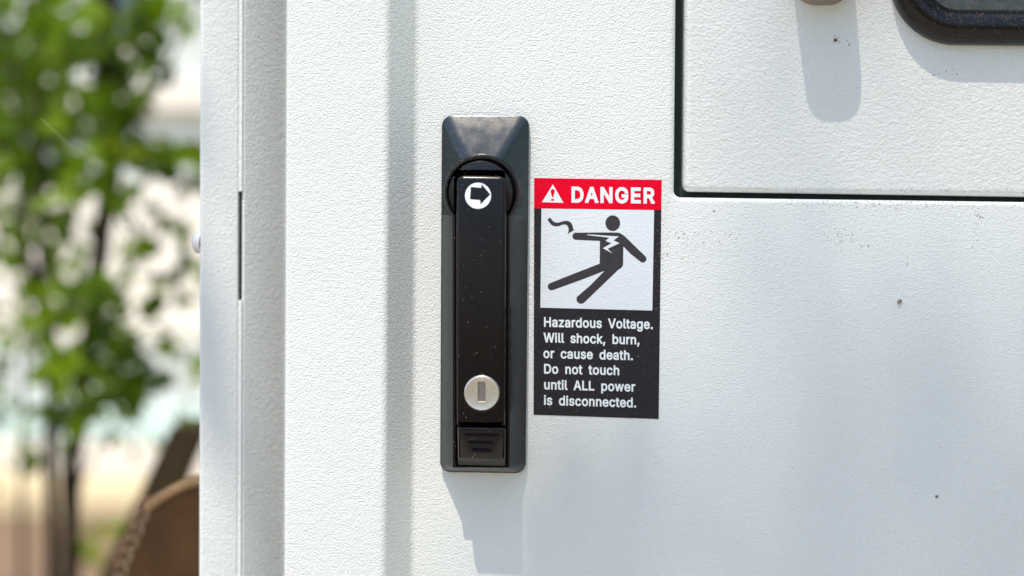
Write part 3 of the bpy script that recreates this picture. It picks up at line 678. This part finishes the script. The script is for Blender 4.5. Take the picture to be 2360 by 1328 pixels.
dot = z8([(237 + 19 * math.cos(a * math.pi / 8), 270 + 10.5 * math.sin(a * math.pi / 8)) for a in range(16)])
sh(z8([(240, 112), (348, 300), (128, 293)]), M_s_text, 'alert_triangle', .24, [ex, dot])
def arcp(cx, cy, r, a0, a1, n=10): return [(cx + r * math.cos(R(a0 + (a1 - a0) * i / n)), cy + r * math.sin(R(a0 + (a1 - a0) * i / n))) for i in range(n + 1)]
fig = [(480, 604), (700, 602), (890, 603), (925, 608), (958, 628), (985, 652)] + arcp(1158, 872, 37, -45, 125) + [(1040, 826), (960, 745), (958, 830), (957, 925), (951, 947), (938, 963), (905, 985)] \
    + arcp(528, 1283, 47, 45, 215) + [(620, 1144), (768, 993), (560, 1074)] + arcp(226, 1155, 38, 68, 250) + [(400, 1044), (718, 920), (719, 800), (720, 688), (600, 683)] + arcp(476, 640, 37, 92, 265)
bolt = [(590, 620), (915, 642), (860, 682), (922, 711), (800, 768), (852, 818), (748, 762), (836, 712), (775, 688), (815, 655), (590, 629)]
sh(z8(fig), M_s_ink, 'falling_figure', .27, [z8(bolt)])
sh(z8([(851 + 75 * math.cos(a * math.pi / 20), 507.5 + 80 * math.sin(a * math.pi / 20)) for a in range(40)]), M_s_ink, 'figure_head', .27)
cab_ = [(184, 468), (214, 450), (230, 473), (247, 492), (268, 501), (292, 502), (335, 490), (360, 484), (385, 483), (410, 490), (430, 508), (440, 530), (445, 552), (449, 570), (467, 577), (442, 583), (436, 598), (425, 590), (421, 605), (411, 600), (397, 619), (392, 610), (400, 588), (400, 562), (393, 540), (378, 524), (355, 519), (330, 525), (300, 537), (270, 540), (240, 533), (218, 517), (200, 494)]
sh(z8(cab_), M_s_ink, 'frayed_cable', .27)

def write(text, G, x0, x1, b0, b1, cap, name, space=None, h=.27, track=16):
    """text between photo x0..x1 on a baseline falling from b0 to b1; cap height in px"""
    items = []; pen = 0
    for ch in text:
        if ch == ' ': pen += space; continue
        adv, cs = G[ch]; items.append((pen, [[tuple(map(float, q.split(','))) for q in c.split()] for c in cs])); pen += adv + track
    xs = [pen_ + q[0] for pen_, cs in items for c in cs for q in c]
    lo, hi = min(xs), max(xs); sx = (x1 - x0) / (hi - lo); sy = cap / 509
    bm = bmesh.new()
    for pen_, cs in items:
        sub = bmesh.new(); es = []
        for c in cs:
            vv = []
            for gx, gy in c:
                px = x0 + (pen_ + gx - lo) * sx; f = (px - x0) / (x1 - x0)
                vv.append(sub.verts.new(P(px, b0 + (b1 - b0) * f - gy * sy, h)))
            for i in range(len(vv)): es.append(sub.edges.new((vv[i], vv[(i + 1) % len(vv)])))
        bmesh.ops.triangle_fill(sub, edges=es, use_beauty=True, normal=(0, -1, 0))
        me = bpy.data.meshes.new('tmp'); sub.to_mesh(me); sub.free(); bm.from_mesh(me); bpy.data.meshes.remove(me)
    return link(name, bm, M_s_text, stk)
write('DANGER', GLYPH_BOLD, 1317, 1509, 467.4, 469.8, 37.2, 'headline', 300, .24, 62)
for t, x0, x1, b0, b1 in (('Hazardous Voltage.', 1253.8, 1504.6, 753.6, 759.0), ('Will shock, burn,', 1252.6, 1473.8, 789.4, 794.6), ('or cause death.', 1252.2, 1458.8, 825.6, 830.6),
                          ('Do not touch', 1253.8, 1427.2, 861.4, 865.2), ('until ALL power', 1254, 1464, 897.8, 903.2), ('is disconnected.', 1253.6, 1466.2, 933.6, 939.8)):
    write(t, GLYPH_TEXT, x0, x1, b0, b1, 22.8, 'warning_text', 320, .19)

# ------------------------------------------------------------------ dirt, dust, crumbs, silk
from mathutils.bvhtree import BVHTree
bpy.context.view_layer.update()
def bvh_of(objs):
    V, Fc = [], []
    for o in objs:
        M = o.matrix_world; k = len(V)
        V += [M @ v.co for v in o.data.vertices]; Fc += [[k + i for i in p.vertices] for p in o.data.polygons]
    return BVHTree.FromPolygons(V, Fc)
def kids(o):
    r = [o]
    for c in o.children: r += kids(c)
    return r
TREE = bvh_of([o for o in kids(cab) + kids(stk) if o.type == 'MESH'])
def hit(px, py):
    d = (RW @ ray(px, py)).normalized(); loc, nr, i, dist = TREE.ray_cast(CAM, d, 3)
    if nr and nr.dot(d) > 0: nr = -nr
    return loc, nr
def chip(bm, px, py, s, rg, flatness=.35, el=1.0, ang=None):
    loc, nr = hit(px, py)
    if loc is None or loc.y > .06: return
    u = nr.orthogonal().normalized(); v = nr.cross(u); a0 = rg.uniform(0, 6.28) if ang is None else ang
    uu = u * math.cos(a0) + v * math.sin(a0); vv = nr.cross(uu)
    n_ = rg.randint(4, 6); ring_ = [bm.verts.new(loc + (uu * math.cos(6.283 * i / n_) * el + vv * math.sin(6.283 * i / n_)) * s * rg.uniform(.6, 1.2) + nr * .00001) for i in range(n_)]
    top_ = bm.verts.new(loc + nr * s * flatness)
    for i in range(n_): bm.faces.new((ring_[i], ring_[(i + 1) % n_], top_))
PX = D / F
rg = random.Random(99)
bm = bmesh.new()
def patch(n, cx, cy, sx, sy, s0, s1):
    for _ in range(int(n * .65)): chip(bm, rg.gauss(cx, sx), rg.gauss(cy, sy), PX * 1.35 * rg.uniform(s0, s1), rg, el=rg.uniform(1, 1.8))
patch(90, 1605, 550, 38, 12, .35, 1.0); patch(45, 1600, 595, 40, 10, .3, .8); patch(70, 1940, 548, 16, 12, .35, 1.1); patch(16, 1945, 575, 20, 8, .3, .8)
patch(14, 1927, 92, 14, 8, .5, 1.3); patch(10, 1645, 488, 2, 2, .5, 1.2); patch(8, 2260, 502, 5, 5, .8, 1.6); patch(18, 2250, 535, 4, 25, .4, 1.2)
patch(10, 1990, 568, 6, 4, .6, 1.4); patch(14, 2170, 180, 30, 12, .6, 1.4); patch(12, 1520, 590, 12, 12, .5, 1.2); patch(6, 2091, 608, 1.5, 7, .5, 1.1)
patch(14, 1655, 232, 16, 10, .4, .9)
for _ in range(260):   # along the lip under the hatch
    x = 1760 + abs(rg.gauss(0, 1)) * 230 + rg.uniform(0, 300); chip(bm, x, 455 + (x - 1580) * .0125 + abs(rg.gauss(0, 9)), PX * rg.uniform(.35, 1.3), rg, el=rg.uniform(1, 2))
for _ in range(90): chip(bm, 1549 + rg.gauss(0, 3), rg.uniform(60, 300), PX * rg.uniform(.3, .8), rg)
for _ in range(240): chip(bm, rg.uniform(1580, 2360), rg.uniform(428, 440) + 0.014 * 400, PX * rg.uniform(.3, .9), rg, el=2)
for _ in range(300): chip(bm, rg.uniform(1240, 2360), rg.uniform(0, 1328), PX * rg.uniform(.3, .85), rg, el=rg.uniform(1, 2.2))
for _ in range(200): chip(bm, rg.uniform(1590, 2360), rg.uniform(0, 430), PX * rg.uniform(.3, .8), rg, el=rg.uniform(1, 2.2))
tag(link('dirt_flecks', bm, M_dirt), 'fine brown dirt flecks scattered over the white door', 'dirt', kind='stuff')
bm = bmesh.new()
for _ in range(600): chip(bm, rg.uniform(1017, 1219), rg.uniform(270, 1085), PX * (rg.uniform(.18, .36) if rg.random() < .92 else rg.uniform(.5, .95)), rg, .2)
for _ in range(250): chip(bm, rg.gauss(1060, 25), rg.gauss(350, 40), PX * rg.uniform(.25, .6), rg, .2)
for _ in range(500): chip(bm, rg.uniform(1232, 1520), rg.uniform(720, 958), PX * rg.uniform(.2, .5), rg, .15)
for _ in range(60): chip(bm, rg.uniform(1507, 1523), rg.uniform(490, 720), PX * rg.uniform(.3, .7), rg, .2)
for _ in range(60): chip(bm, rg.uniform(1232, 1246), rg.uniform(490, 720), PX * rg.uniform(.3, .6), rg, .2)
for _ in range(9): chip(bm, rg.uniform(1060, 1160), rg.uniform(520, 860), PX * .22, rg, .05, rg.uniform(8, 22))
for _ in range(12): chip(bm, rg.uniform(1240, 1515), rg.uniform(720, 950), PX * .22, rg, .05, rg.uniform(8, 24))
for _ in range(5): chip(bm, rg.uniform(1024, 1040), rg.uniform(540, 1000), PX * .22, rg, .05, rg.uniform(8, 20))
tag(link('dust_specks', bm, M_dust), 'pale dust specks on the black handle and sticker', 'dust', kind='stuff')
bm = bmesh.new()
for _ in range(150):
    x = rg.uniform(2080, 2360); chip(bm, x, rg.uniform(0, 100), PX * rg.uniform(.3, .8), rg, .25, rg.uniform(1, 2))
for _ in range(110): chip(bm, rg.uniform(2150, 2360), rg.gauss(33, 12), PX * rg.uniform(.4, 1.2), rg, .25, rg.uniform(1, 2))
tag(link('grit', bm, mat('tan_grit', (.20, .14, .09), .9, .1)), 'tan grit stuck on the black hatch pull', 'dirt', kind='stuff')
def crumb(name, px, py, s, m, label, seed):
    loc, nr = hit(px, py); b = bmesh.new(); r2 = random.Random(seed)
    for k in range(5):
        mm = Matrix.Translation(Vector((r2.uniform(-.5, .5), -.3 + r2.uniform(-.3, .2), r2.uniform(-.5, .5))) * s * PX)
        q = bmesh.ops.create_icosphere(b, subdivisions=2, radius=s * PX * r2.uniform(.4, .65), matrix=mm)
        for v in q['verts']: v.co += Vector((r2.uniform(-1, 1), r2.uniform(-1, 1), r2.uniform(-1, 1))) * s * PX * .14
    o = link(name, b, m); o.location = loc; tag(o, label, 'crumb', 'crumbs stuck to the door'); return o
crumb('crumb', 1926, 93, 4.6, mat('brown_crumb', (.22, .12, .07), .9, .1, noise_scale=1500, var=.7), 'dark brown crumb stuck on the hatch between knob and pull', 4)
crumb('crumb', 2073, 696, 6.5, M_crumb, 'pale pinkish crumb stuck on the open lower right of the door', 5)
crumb('crumb', 2159, 1144, 3.8, M_dirt, 'small dark crumb at the bottom right of the door', 6)
bm = bmesh.new(); a = at(96, 275, .06); b = at(250, 380, .30)
tube(bm, [a.lerp(b, k / 12) + Vector((0, 0, -.004 * math.sin(math.pi * k / 12))) for k in range(13)], .00016, 6)
tag(link('spider_thread', bm, M_silk, origin=tuple(a)), 'thin yellowish spider thread slanting across the blurred shrub', 'spider thread')
